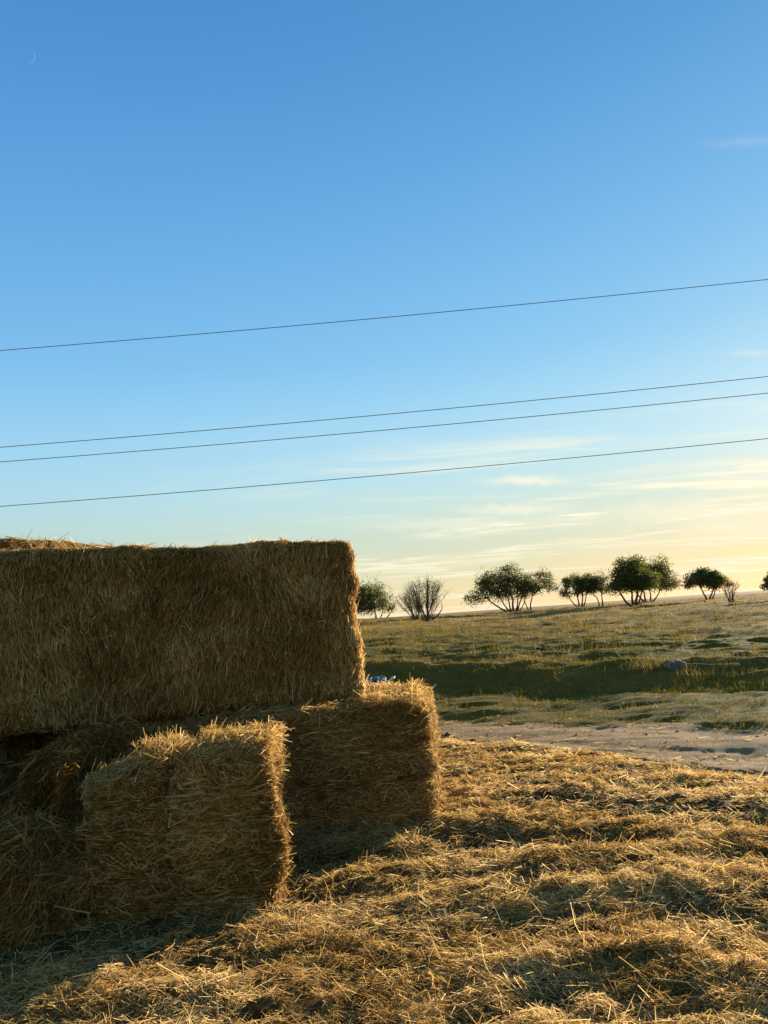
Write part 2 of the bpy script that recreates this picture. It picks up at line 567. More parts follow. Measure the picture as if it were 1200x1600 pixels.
def litter_h(x, y):
    h = 0.022 + 0.011 * fbm(x * 1.2 + 0.3 * y, y * 2.3, seed=11, oct=3)
    h = h + 0.024 * np.abs(fbm(x * 3.8, y * 7.4, seed=12, oct=4)) + 0.030 * (1 - 2 * np.abs(vnoise(x * 8, y * 14, seed=13))) * 0.7 + 0.016 * fbm(x * 13, y * 20, seed=15, oct=2)
    for cx_, cy_, sx, sy, hh in HEAPS:
        a = ((x - cx_) / sx) ** 2 + ((y - cy_) / sy) ** 2
        h = h + 0.34 * hh * np.exp(-a) * (0.75 + 0.9 * fbm(x * 7, y * 11, seed=14, oct=2))
    # straw banked up along the feet of the bales
    for x0, x1, yy in ((-2.3, 0.3, 5.35), (-1.7, -0.62, 4.15)):
        dx = np.maximum(np.maximum(x0 - x, x - x1), 0)
        h = h + 0.012 * np.exp(-(dx / 0.25) ** 2 - ((y - yy) / 0.22) ** 2)
    return h


lx, ly = np.arange(-4.2, 6.5, 0.035), np.arange(0.6, 10.8, 0.035)
LX, LY = np.meshgrid(lx, ly)
LM = litter_mask(LX, LY)
LZ = ground_z(LX, LY) + np.where(LM > 0, litter_h(LX, LY) * LM ** 0.5, 0) - 0.05 * (1 - LM)
kp = (LM[:-1, :-1] > 0.02) & (LM[1:, 1:] > 0.02)
lv = np.stack([LX, LY, LZ], -1).reshape(-1, 3)
lf = grid_faces(*LX.shape, keep=kp)
uq, inv = np.unique(lf, return_inverse=True)
lv, lf = lv[uq], inv.reshape(-1, 4)
litter = tag(empty('straw_litter'), 'trampled loose straw spread over the ground in front', 'straw', kind='stuff')


def litter_material():
    mt, nt, out = material('trampled_straw_and_soil')
    geo = N(nt, 'ShaderNodeNewGeometry')
    n1 = N(nt, 'ShaderNodeTexNoise', {'Vector': geo.outputs['Position'], 'Scale': 5.0, 'Detail': 6.0, 'Roughness': 0.65})
    n2 = N(nt, 'ShaderNodeTexNoise', {'Vector': geo.outputs['Position'], 'Scale': 70.0, 'Detail': 3.0, 'Roughness': 0.7})
    mx = N(nt, 'ShaderNodeMath', {0: n1.outputs[0], 1: n2.outputs[0]}, operation='ADD')
    col = ramp_node(nt, N(nt, 'ShaderNodeMath', {0: mx.outputs[0], 1: 0.5}, operation='MULTIPLY').outputs[0],
                    [(0.40, (0.040, 0.022, 0.008)), (0.53, (0.14, 0.074, 0.021)), (0.66, (0.40, 0.23, 0.066))])
    bp = N(nt, 'ShaderNodeBump', {'Height': n2.outputs[0], 'Strength': 0.9, 'Distance': 0.02})
    p = N(nt, 'ShaderNodeBsdfPrincipled', {'Base Color': col, 'Roughness': 0.9, 'Specular IOR Level': 0.05, 'Normal': bp.outputs[0]})
    nt.links.new(p.outputs[0], out.inputs[0])
    return mt


M_LITTER = litter_material()
mesh_np('straw_mat', lv, lf, M_LITTER, litter, smooth=True)['kind'] = 'stuff'


def in_view(P, margin=0.12):
    d = P - CV
    z = d @ FV
    u_ = (d @ RV) / np.maximum(z, 1e-3); v_ = (d @ UV) / np.maximum(z, 1e-3)
    return (z > 0.3) & (np.abs(u_) < 0.5 + margin) & (np.abs(v_) < 0.667 + margin)


def lw(ctr, nn):
    d = np.linalg.norm(ctr[:, :2], axis=1)
    w = 1.0 / np.clip(d, 2.5, 9) ** 1.25
    return w * np.where(in_view(ctr, 0.3), 1, 0.12) * (0.25 + litter_mask(ctr[:, 0], ctr[:, 1])) * np.clip(1 + (0.9 + 0.9 * sstep(4.8, 6.8, d)) * fbm(ctr[:, 0] * 2.0, ctr[:, 1] * 4.2, seed=78, oct=3), 0.12, 2.4)


def add_strands(name, P, D, L, W, tone, parent, bend=0.12, seg=2):
    V, Q, idx = ribbons(P, D, L, W, bend, seg)
    o = mesh_np(name, V, Q, M_STRAW, parent, tone=np.clip(tone, 0, 1)[idx])
    o['kind'] = 'stuff'
    return o


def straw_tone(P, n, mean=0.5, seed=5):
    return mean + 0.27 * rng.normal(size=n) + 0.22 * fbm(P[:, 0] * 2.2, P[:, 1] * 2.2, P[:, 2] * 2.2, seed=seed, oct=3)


n = 350000
P, NN = scatter(lv, lf, n, lw)
az = rng.normal(0, 1, n) * 0.75 + np.where(rng.random(n) < 0.3, rng.random(n) * 6.3, 0) + 0.6 * fbm(P[:, 0] * 1.5, P[:, 1] * 1.5, seed=77, oct=2)
T = np.stack([np.cos(az), np.sin(az), np.zeros(n)], 1)
T = unit(T - NN * np.sum(T * NN, 1, keepdims=True)) + NN * rng.normal(0, 0.24, (n, 1))
L = rng.lognormal(math.log(0.050), 0.55, n).clip(0.02, 0.26)
dist = np.linalg.norm(P[:, :2], axis=1)
W = rng.uniform(0.0019, 0.0043, n) * np.clip(dist / 4.5, 0.85, 1.8)
add_strands('flat_straw', P + NN * rng.uniform(-0.004, 0.030, (n, 1)), T, L, W, straw_tone(P, n, 0.60), litter, 0.10, 1)
n = 30000
P, NN = scatter(lv, lf, n, lw)
T = rng.normal(size=(n, 3)); T[:, 2] = np.abs(T[:, 2]) * 0.8 + 0.1
T = unit(T)
L = rng.lognormal(math.log(0.048), 0.5, n).clip(0.02, 0.20)
add_strands('upright_straw', P + T * (L * 0.38)[:, None], T, L, rng.uniform(0.0025, 0.005, n), straw_tone(P, n, 0.62), litter, 0.16, 2)


# ------------------------------------------------------------------ straw bales
def rounded_box(hx, hy, hz, r, step=0.04):
    """surface grid of a rounded box centred on the origin, outward facing"""
    Vs, Fs, o = [], [], 0
    H = np.array([hx, hy, hz])
    for ax in range(3):
        b, c = (ax + 1) % 3, (ax + 2) % 3
        nb, nc = max(3, int(2 * H[b] / step)), max(3, int(2 * H[c] / step))
        for sg in (-1, 1):
            B, C_ = np.meshgrid(np.linspace(-H[b], H[b], nb + 1), np.linspace(-H[c], H[c], nc + 1))
            p = np.zeros((B.size, 3)); p[:, ax] = sg * H[ax]; p[:, b] = B.ravel(); p[:, c] = C_.ravel()
            f = grid_faces(nc + 1, nb + 1)
            if sg < 0:
                f = f[:, ::-1]
            Vs.append(p); Fs.append(f + o); o += len(p)
    V = np.concatenate(Vs); F = np.concatenate(Fs)
    key, inv = np.unique(np.round(V, 5), axis=0, return_inverse=True)
    F = inv.ravel()[F]; V = key
    inner = np.clip(V, -(H - r), H - r)
    nrm = unit(V - inner)
    return inner + r * nrm, F, nrm


def bale_core(hx, hy, hz, r, seed, rough=0.03, grooves=(), sag=0.0, step=0.04, vgroove=(), side_rag=0.0):
    V, F, nr = rounded_box(hx, hy, hz, r, step)
    x, y, z = V.T
    d = rough * fbm(x * 3, y * 3, z * 3, seed=seed, oct=3) + rough * 0.5 * fbm(x * 11, y * 11, z * 11, seed=seed + 5, oct=3)
    d = d + side_rag * np.abs(nr[:, 0]) * (fbm(y * 5, z * 7, x * 2, seed=seed + 9, oct=3) - 0.2)
    for g, dep in grooves:
        d = d - dep * np.exp(-((z - g - 0.015 * np.sin(x * 5 + seed)) / 0.028) ** 2)
    for g, dep in vgroove:
        d = d - dep * np.exp(-((x - g - 0.03 * np.sin(z * 6 + seed)) / 0.022) ** 2)
    d = d + 0.02 * (1 - (z / hz) ** 2)
    V = V + nr * d[:, None]
    V[:, 2] -= sag * (x / hx) ** 2
    return V, F


def rotm(rz=0, ry=0, rx=0):
    return np.array((Matrix.Rotation(rz, 3, 'Z') @ Matrix.Rotation(ry, 3, 'Y') @ Matrix.Rotation(rx, 3, 'X')))


def straw_on(V, F, n, dirfun, R, parent, name='loose_straw', mean=0.5, fly=0.10, lmed=0.11, lmax=0.3, seed=0, back=0.12, wscale=1.0, topback=False, loc=(0, 0, 0)):
    """cover a bale with stalks. V in the bale's own axes; R turns them to the world (only to thin the hidden sides)"""
    def wt_(ctr, nn):
        wn = nn @ R.T
        toward = -(wn[:, 1]) > -0.25
        vis = toward | (wn[:, 2] > 0.5) | (wn[:, 0] > 0.3)
        w = np.where(vis, 1.0, back)
        return w * np.where(wn[:, 2] < -0.6, 0.15, 1)
    P, NN = scatter(V, F, n, wt_)
    T = dirfun(P, NN)
    T = T - NN * np.sum(T * NN, 1, keepdims=True)
    T = unit(T)
    edge = 1 - np.max(np.abs(NN), axis=1)
    out = rng.normal(0, 0.075, n)
    isfly = rng.random(n) < fly * (0.35 + 4.0 * edge)
    out = np.where(isfly, rng.uniform(0.15, 1.1, n), out)
    T = unit(T + NN * out[:, None])
    L = rng.lognormal(math.log(lmed), 0.45, n).clip(0.03, lmax)
    L = np.where(isfly, L * 0.8, L)
    off = np.where(isfly, L * 0.30, rng.uniform(-0.006, 0.014, n))
    P2 = P + NN * off[:, None]
    W = rng.uniform(0.0028, 0.0058, n) * wscale
    return add_strands(name, P2, T, L, W, straw_tone(P, n, mean, seed), parent, 0.06, 2)


def dir_mix(base, sigma, rand_share=0.2, field=0.35, fs=2.5, seed=0, grooves=()):
    """stalks run near 'base' angle (0 = level, 90 = upright) on the sides; mixed on top"""
    def fn(P, NN):
        n = len(P)
        up = np.tile([0, 0, 1.0], (n, 1))
        side = unit(np.cross(up, NN) + 1e-6)
        a = math.radians(base) + rng.normal(0, math.radians(sigma), n) + field * fbm(P[:, 0] * fs, P[:, 1] * fs, P[:, 2] * fs, seed=seed, oct=2)
        rd = rng.random(n) < rand_share
        a = np.where(rd, rng.random(n) * np.pi, a)
        for g, _ in grooves:
            near = np.abs(P[:, 2] - g) < 0.04
            a = np.where(near & (rng.random(n) < 0.85), rng.normal(0, 0.12, n), a)
        t = side * np.cos(a)[:, None] + (up - NN * NN[:, 2:3]) * np.sin(a)[:, None]
        flat = np.abs(NN[:, 2]) > 0.75
        b = rng.normal(0, 1.0, n)
        t2 = np.stack([np.cos(b), np.sin(b), np.zeros(n)], 1)
        return np.where(flat[:, None], t2, t)
    return fn


def bale(label, loc, rz, dims, r, seed, n, base, sigma, ry=0, rx=0, grooves=(), name='straw_bale', mean=0.5, rough=0.03, **kw):
    e = tag(empty(name, loc), label, 'straw bale', 'straw bales in the stack')
    e.rotation_euler = (Matrix.Rotation(rz, 3, 'Z') @ Matrix.Rotation(ry, 3, 'Y') @ Matrix.Rotation(rx, 3, 'X')).to_euler()
    hx, hy, hz = (d / 2 for d in dims)
    V, F = bale_core(hx, hy, hz, r, seed, rough, grooves, kw.pop('sag', 0), vgroove=kw.pop('vgroove', ()), side_rag=kw.pop('side_rag', 0.0))
    V[:, 2] += hz
    gz = [(g + hz, d) for g, d in grooves] if kw.pop('laid', True) else []
    mesh_np('packed_straw', V, F, M_PACKED, e, smooth=True)
    straw_on(V, F, n, dir_mix(base, sigma, seed=seed, grooves=gz, rand_share=kw.pop('rand_share', 0.2)), rotm(rz, ry, rx), e, seed=seed, mean=mean, **kw)
    return e


def front_corner(cx_, cy_, rz, lx_, ly_):
    """centre of a bale whose front right foot stands at (cx_, cy_)"""
    c, s = math.cos(rz), math.sin(rz)
    return (cx_ - c * lx_ / 2 - s * ly_ / 2, cy_ - s * lx_ / 2 + c * ly_ / 2)


# upper bale, lying across the lower one, its left end turned towards the camera
rz = math.radians(19)
c = front_corner(-0.25, 6.12, rz, 2.75, 0.95)
bale('largest straw bale, lying on top of the stack with upright stalks on its face', (*c, 0.885), rz, (2.75, 0.95, 1.25), 0.095, 101, 104000, 90, 17,
     grooves=((0.02, .012), (-0.33, .010), (0.36, .008)), rough=0.02, lmed=0.058, lmax=0.2, fly=0.08, rand_share=0.15, side_rag=0.03, laid=False)
# lower bale to the right
rz = math.radians(-3)
c = front_corner(0.21, 5.50, rz, 2.4, 1.5)
bale('low straw bale under the right end of the big upper bale', (*c, 0.0), rz, (2.4, 1.5, 0.885), 0.085, 211, 66000, 12, 34,
     grooves=((-0.27, .03), (-0.06, .03), (0.14, .03), (0.30, .02)), rough=0.024, lmed=0.068, lmax=0.2, side_rag=0.05, fly=0.10)
rz = math.radians(-3)
bale('added low straw bale at the left edge, walling in the recess to darken it', (-3.25, 5.30, 0.0), rz, (0.95, 2.1, 0.86), 0.10, 257, 9000, 12, 30, rough=0.03)  # added bale, mostly out of view, shades the recess from the left
bale('added low straw bale closing the recess behind the torn bale to keep it dark', (-2.95, 6.55, 0.0), rz, (1.28, 1.1, 0.86), 0.10, 263, 6000, 12, 30, rough=0.03)  # added bale, closes the sunlit gap at the back of the recess
# bale peeking over the top at the far left
rz = math.radians(62)
bale('straw bale at far left edge, sunlit side just showing above the big bale', (-3.35, 8.05, 0.0), rz, (2.2, 1.0, 2.45), 0.14, 307, 12000, 90, 30, lmed=0.12, wscale=1.3)

# front bale, broken into two upright flakes
fb = tag(empty('straw_bale', (-1.18, 4.52, 0.0)), 'front straw bale with sunlit ragged right edge and a dark seam', 'straw bale', 'straw bales in the stack')
fb.rotation_euler = (0, 0, math.radians(11))
Rf = rotm(math.radians(11))
for cx_, wx, dep, hh, n, seed, ry in ((0.17, 0.56, 0.56, 0.85, 32000, 411, 0.0), (-0.33, 0.425, 0.53, 0.81, 22000, 433, -0.02)):
    gr = ((-0.30, .03), (-0.14, .035), (0.06, .035), (0.22, .035))
    V, F = bale_core(wx / 2, dep / 2, hh / 2, 0.045, seed, 0.028, gr, side_rag=0.07, step=0.03)
    V = V @ rotm(0, ry).T
    V[:, 2] += hh / 2
    if cx_ < 0:   # the left flake has slumped: its top falls away to the left
        V[:, 2] *= 1 - 0.08 * (0.5 - V[:, 0] / wx)
    V[:, 0] += cx_
    fl = mesh_np('flake', V, F, M_PACKED, fb, smooth=True)
    straw_on(V, F, n, dir_mix(8, 42, seed=seed, grooves=[(g + hh / 2, d) for g, d in gr], rand_share=0.3), Rf, fl, seed=seed, fly=0.14, lmed=0.068, lmax=0.2)

# torn bale slumping at the left, and the loose heap at its foot
V, F = bale_core(0.36, 0.45, 0.44, 0.13, 521, 0.10)
sh = (V[:, 2] + 0.44) / 0.88
V[:, 0] = V[:, 0] * (1.15 - 0.45 * sh) + 0.16 * sh
V[:, 2] -= 0.66 * sstep(0.30, -0.24, V[:, 0]) * sh
tb = tag(empty('torn_straw_bale', (-2.24, 4.87, 0.0)), 'torn straw bale slumping to the left in deep shade', 'straw bale', 'straw bales in the stack')
V[:, 2] += 0.44
mesh_np('packed_straw', V, F, M_PACKED, tb, smooth=True)


def slump(P, NN):
    n = len(P)
    t = np.tile([-0.75, -0.25, -0.75], (n, 1)) + rng.normal(0, 0.62, (n, 3))
    return t


straw_on(V, F, 30000, slump, np.eye(3), tb, mean=0.16, fly=0.24, lmed=0.095, lmax=0.3, seed=521)  # stalk tone set dark: deep shade put into the brown of the straw

V, F = bale_core(0.31, 0.34, 0.27, 0.17, 633, 0.12)
V[:, 2] = np.maximum(V[:, 2], -0.2) + 0.2
V[:, 0] += 0.12 * V[:, 2]
V[:, 2] *= 1.0 - 0.55 * sstep(0.12, 0.3, V[:, 0]) * sstep(0.1, -0.3, V[:, 1])
hp = tag(empty('loose_straw_heap', (-2.10, 4.36, 0.0)), 'loose straw heap spilled at the foot of the torn bale', 'straw heap')
mesh_np('packed_straw', V, F, M_PACKED, hp, smooth=True)
straw_on(V, F, 20000, slump, np.eye(3), hp, mean=0.18, fly=0.28, lmed=0.10, lmax=0.32, seed=633)  # dark stalk tone here too, the shade of the corner painted into the straw

# a tuft standing up where the two flakes of the front bale part
nn_ = 900
P = np.stack([-1.30 + rng.normal(0, 0.06, nn_), 4.40 + rng.normal(0, 0.10, nn_), 0.85 + rng.uniform(0, 0.05, nn_)], 1)
T = np.stack([rng.normal(-0.25, 0.6, nn_), rng.normal(-0.15, 0.6, nn_), rng.uniform(0.1, 1.0, nn_)], 1)
V, Q, idx = ribbons(P, T, rng.lognormal(math.log(0.09), 0.35, nn_).clip(0.04, 0.2), rng.uniform(0.003, 0.006, nn_), 0.2, 2)
tag(mesh_np('straw_tuft', V, Q, M_STRAW, None, tone=np.clip(0.55 + 0.2 * rng.normal(size=nn_), 0, 1)[idx]), 'ruffled straw tuft sticking up from the front bale above its crease', 'straw', kind='stuff')

# loose straw lying on the tops of the two low bales
for par_label, (x0, x1, y0, y1, z0, nn_) in (('lower', (-0.25, 0.16, 5.50, 6.5, 0.89, 2600)), ('front', (-1.15, -0.70, 4.36, 4.78, 0.853, 1300))):
    P = np.stack([rng.uniform(x0, x1, nn_), rng.uniform(y0, y1, nn_), np.zeros(nn_)], 1)
    hgt = 0.03 + 0.05 * np.clip(fbm(P[:, 0] * 7, P[:, 1] * 7, seed=55, oct=2) + 0.3, 0, 1)
    P[:, 2] = z0 + rng.random(nn_) * hgt
    T = rng.normal(size=(nn_, 3)) * np.array([1, 1, 0.45])
    V, Q, idx = ribbons(P, T, rng.lognormal(math.log(0.10), 0.4, nn_).clip(0.04, 0.25), rng.uniform(0.003, 0.006, nn_), 0.2, 2)
    o = mesh_np('loose_straw', V, Q, M_STRAW, None, tone=np.clip(0.58 + 0.18 * rng.normal(size=nn_), 0, 1)[idx])
    tag(o, 'loose sunlit straw scattered on top of the %s bale' % par_label, 'straw', kind='stuff')

# blue baling twine thrown on top of the lower bale
tp = at_z(590, 1064, 0.95)
tw = tag(empty('baling_twine', (tp[0], tp[1], 0.90)), 'tangle of blue baling twine on top of the lower bale', 'twine')
for k in range(13):
    t = np.linspace(0, 1, 40)
    ph = rng.random(6) * 6.28
    a, b = rng.uniform(0.04, 0.11), rng.uniform(0.04, 0.10)
    x = 0.01 * k - 0.06 + a * np.sin(6.28 * t * 1.3 + ph[0]) + 0.03 * np.sin(17 * t + ph[1])
    y = b * np.cos(6.28 * t * 1.1 + ph[2]) + 0.02 * np.sin(13 * t + ph[3])
    z = 0.045 + 0.030 * np.sin(6.28 * t * 1.7 + ph[4]) + 0.012 * np.sin(19 * t + ph[5])
    V, F = tube(np.stack([0.75 * x - 0.025 + (0.08 if k > 11 else 0), y, np.maximum(z, 0.02)], 1), 0.0045, 5)
    mesh_np('strand', V, F, M_WHITE if k > 11 else M_BLUE, tw, smooth=True)


# ------------------------------------------------------------------ grass, weeds, clods, stones
def grass(name, n, xf, label, lo, hi, wk, dry_bias, keepfun, per=5, spread=0.05):
    d = np.exp(rng.uniform(math.log(lo), math.log(hi), n))
    a = rng.uniform(-0.60, 0.62, n)
    X, Y = d * np.sin(a), d * np.cos(a)
    k = keepfun(X, Y)
    X, Y, d = X[k], Y[k], d[k]
    n = len(X)
    Z = ground_z(X, Y)
    dr = dryness(X, Y)
    X, Y, Z, d, dr = (np.repeat(v, per) for v in (X, Y, Z, d, dr))
    m_ = len(X)
    P = np.stack([X + rng.normal(0, spread, m_) * (0.6 + d / 30), Y + rng.normal(0, spread, m_) * (0.6 + d / 30), Z - 0.005], 1)
    H = xf(d, m_) * np.repeat(rng.lognormal(0, 0.55, n), per)
    tt = np.repeat(rng.normal(0, 0.14, n), per)
    lean = rng.normal(0, 0.45, (m_, 2))
    tip = P + np.stack([lean[:, 0] * H, lean[:, 1] * H, H], 1)
    ang = rng.uniform(0, 6.28, m_)
    w = (wk * np.clip(d, 9, 80) * rng.uniform(0.6, 1.3, m_))[:, None] * np.stack([np.cos(ang), np.sin(ang) * 0.6, np.zeros(m_)], 1)
    V = np.stack([P - w, P + w, tip], 1).reshape(-1, 3)
    F = np.arange(m_ * 3).reshape(-1, 3)
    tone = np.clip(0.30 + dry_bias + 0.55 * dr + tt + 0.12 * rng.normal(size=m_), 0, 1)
    return tag(mesh_np(name, V, F, M_GRASS, tone=np.repeat(tone, 3)), label, 'grass', kind='stuff')


def on_turf(X, Y):
    return (track_d(X, Y) < 0.10 * np.abs(rng.normal(size=len(X))) + 0.5 * (rng.random(len(X)) < 0.03)) & (0.563 * (X - 0.62) + 0.826 * (Y - 11.42) > -0.15) & (rng.random(len(X)) < 0.55 + 0.5 * fbm(X * 0.8, Y * 1.3, seed=81, oct=3))


grass('short_grass', 36000, lambda d, k: rng.uniform(0.015, 0.05, k) * np.clip(d / 14, 0.9, 2.0), 'short grazed grass covering the field and bank', 8.5, 88, 0.00040, 0.0, on_turf, 9, 0.05)
grass('dry_grass', 5500, lambda d, k: rng.uniform(0.05, 0.16, k), 'taller dry tan grass along the field and skyline', 26, 88, 0.00028, 0.28,
      lambda X, Y: on_turf(X, Y) & (fbm(X * 0.10, Y * 0.2, seed=82, oct=3) > -0.15), 6, 0.10)


def on_bank(X, Y):
    s_ = bank_s(X, Y)
    return (s_ > -0.5) & (s_ < 2.2) & (rng.random(len(X)) < 0.6 + 0.6 * fbm(X * 1.1, Y * 1.1, seed=83, oct=3))


grass('bank_grass', 60000, lambda d, k: rng.uniform(0.014, 0.048, k), 'rough green grass on the face of the low bank', 10, 26, 0.00040, -0.03, on_bank, 7, 0.035)


def weed_patch(px, py, z, n, sx, sy, hmin, hmax, label, seed):
    g = at_z(px, py, z)
    X, Y = g[0] + rng.normal(0, sx, n), g[1] + rng.normal(0, sy, n)
    Z = ground_z(X, Y)
    H = rng.uniform(hmin, hmax, n)
    T = np.stack([rng.normal(0, 0.3, n), rng.normal(0, 0.3, n), np.ones(n)], 1)
    V, Q, idx = ribbons(np.stack([X, Y, Z + H * 0.45], 1), T, H, np.full(n, 0.0045), 0.3, 2)
    return tag(mesh_np('weeds', V, Q, M_GRASS, tone=np.clip(0.46 + 0.22 * rng.normal(size=n), 0, 1)[idx]), label, 'weeds', kind='stuff')


weed_patch(1010, 1052, 0.2, 420, 0.26, 0.16, 0.05, 0.26, 'dry brown weeds on the dark bank beside the grey stone', 1)
weed_patch(1095, 1050, 0.22, 60, 0.18, 0.14, 0.06, 0.24, 'sparse pale weeds on the bank right of the grey stone', 2)
weed_patch(940, 1000, 0.66, 200, 0.8, 0.9, 0.10, 0.35, 'tan weeds in the field below the paired trees', 3)


def lump(name, mat, loc, dims, seed, rz=0.0, sub=3, rough=0.35, freq=2.2):
    bm = bmesh.new()
    bmesh.ops.create_icosphere(bm, subdivisions=sub, radius=0.5)
    v = np.array([p.co[:] for p in bm.verts])
    k = 1 + rough * fbm(v[:, 0] * freq * 2, v[:, 1] * freq * 2, v[:, 2] * freq * 2, seed=seed, oct=3)
    for p, q in zip(bm.verts, v * k[:, None] * np.array(dims)):
        p.co = q
    me = bpy.data.meshes.new(name)
    bm.to_mesh(me); bm.free()
    me.materials.append(mat)
    for pl in me.polygons:
        pl.use_smooth = True
    o = bpy.data.objects.new(name, me)
    COL.objects.link(o)
    o.location = loc
    o.rotation_euler = (0, 0, rz)
    return o


CLODS = [(694, 1150, .09, .07, 'largest dark clod against the right edge of the lower bale'),
         (699, 1145, .07, .075, 'upright dark clod on top of the cluster beside the bale'),
         (711, 1152, .08, .06, 'dark clod at the right end of the cluster beside the bale'),
         (690, 1158, .09, .045, 'flat dark clod in front of the cluster beside the bale'),
         (725, 1155, .085, .035, 'low dark clod in the middle of the row on the track'),
         (738, 1152, .07, .045, 'dark clod just right of the low flat one on the track'),
         (774, 1157, .06, .04, 'lone small dark clod farthest right along the near track edge')]
for i, (px, py, w_, h_, lab) in enumerate(CLODS):
    g = at_z(px, py)
    z = float(ground_z(g[0], g[1]))
    z = max(z, float(ground_z(g[0], g[1]) + litter_h(g[0], g[1]) * litter_mask(g[0], g[1]) ** 0.5 - 0.05 * (1 - litter_mask(g[0], g[1]))))
    tag(lump('earth_clod', M_CLOD, (g[0], g[1], z + h_ * 0.35), (w_ * 1.2, w_, h_), 700 + i, i * 1.1), lab, 'clod', 'dark clods beside the track')

for px, py, s0, dm, sd, lab in ((1055, 1046, 0.5, (0.46, 0.36, 0.24), 801, 'pale grey boulder half sunk in the shaded bank'),
                                (1165, 1023, 0.5, (0.36, 0.4, 0.10), 802, 'flat grey stone at the right edge on top of the bank')):
    # stands where the line of sight meets the bank
    y_ = 9.0
    while True:
        d = ray(px, py); p = CV + d * y_ / d[1]
        if p[2] <= float(ground_z(p[0], p[1])) or y_ > 40:
            break
        y_ += 0.03
    tag(lump('boulder', M_STONE, (p[0], p[1] + 0.10, float(ground_z(p[0], p[1] + 0.1)) - 0.02), dm, sd, 0.2, 4, 0.22), lab, 'stone')

# fallen branch on top of the bank
y_ = 12.0
while True:
    d = ray(845, 1018); p = CV + d * y_ / d[1]
    if p[2] <= float(ground_z(p[0], p[1])) or y_ > 40:
        break
    y_ += 0.03
br = tag(empty('fallen_branch', (p[0], p[1], float(ground_z(p[0], p[1])))), 'short dark fallen branch with a pale stub on top of the bank', 'branch')
V, F = tube([(-0.13, 0, 0.09), (-0.05, 0.02, 0.06), (0.06, 0.03, 0.045), (0.16, 0.0, 0.02), (0.24, -0.02, 0.005)], [0.02, 0.03, 0.032, 0.024, 0.008], 8)
mesh_np('stem', V, F, M_BRANCH, br, smooth=True)
V, F = tube([(-0.115, 0, 0.05), (-0.12, 0, 0.10), (-0.115, 0.0, 0.17)], [0.018, 0.018, 0.012], 8)
mesh_np('stub', V, F, M_CUTWOOD, br, smooth=True)

# pebbles and crumbs of earth on the track
n = 1400
X, Y = rng.uniform(-0.5, 7, n), rng.uniform(5, 12.5, n)
k = track_d(X, Y) > 0.1
X, Y = X[k], Y[k]
n = len(X)
S = rng.lognormal(math.log(0.008), 0.5, n).clip(0.005, 0.05)
octa = np.array([(1, 0, 0), (0, 1, 0), (-1, 0, 0), (0, -1, 0), (0, 0, 0.8), (0, 0, -0.5)], float)
of = np.array([(0, 1, 4), (1, 2, 4), (2, 3, 4), (3, 0, 4), (1, 0, 5), (2, 1, 5), (3, 2, 5), (0, 3, 5)])
Vp = np.stack([X, Y, ground_z(X, Y) + 0.010], 1)[:, None] + octa[None] * S[:, None, None] * rng.uniform(0.6, 1.4, (n, 6, 1))
tag(mesh_np('pebbles', Vp.reshape(-1, 3), (of[None] + (np.arange(n) * 6)[:, None, None]).reshape(-1, 3), M_PEBBLE), 'pebbles and earth crumbs on the dirt track', 'pebbles', kind='stuff')
# stray stalks blown onto the track and the turf beside it
n = 5000
X, Y = rng.uniform(-1, 7, n), rng.uniform(6, 13, n)
k = rng.random(n) < np.exp(-np.clip(0.744 * (X - 0.5) + 0.667 * (Y - 9.7), 0, 9) / 0.8)
X, Y = X[k], Y[k]
n = len(X)
P = np.stack([X, Y, ground_z(X, Y) + 0.018], 1)
T = np.concatenate([rng.normal(size=(n, 2)), rng.normal(0, 0.15, (n, 1))], 1)
V, Q, idx = ribbons(P, T, rng.uniform(0.04, 0.14, n), np.full(n, 0.006), 0.1, 1)
tag(mesh_np('stray_straw', V, Q, M_STRAW, tone=np.clip(0.6 + 0.2 * rng.normal(size=n), 0, 1)[idx]), 'stray stalks blown across the dirt track', 'straw', kind='stuff')


# ------------------------------------------------------------------ trees on the skyline
def stand(px, py, y0=25.0, cap=84.0):
    """walk along the line of sight until it meets the field"""
    d = ray(px, py)
    y_ = y0
    while y_ < cap:
        p = CV + d * y_ / d[1]
        if p[2] <= float(ground_z(p[0], p[1])):
            break
        y_ += 0.25
    p = CV + d * y_ / d[1]
    return np.array([p[0], p[1], float(ground_z(p[0], p[1]))])


def stem_curve(a, b, k, wob, seed):
    r_ = np.random.default_rng(seed)
    t = np.linspace(0, 1, 9)[:, None]
    a, b = np.array(a, float), np.array(b, float)
    mid = (a + b) / 2 + np.array([(b - a)[0] * k, (b - a)[1] * k, 0])
    c = (1 - t) ** 2 * a + 2 * t * (1 - t) * mid + t * t * b
    w = np.cumsum(r_.normal(0, wob, (9, 3)), 0) * np.sin(np.pi * t)
    return c + w


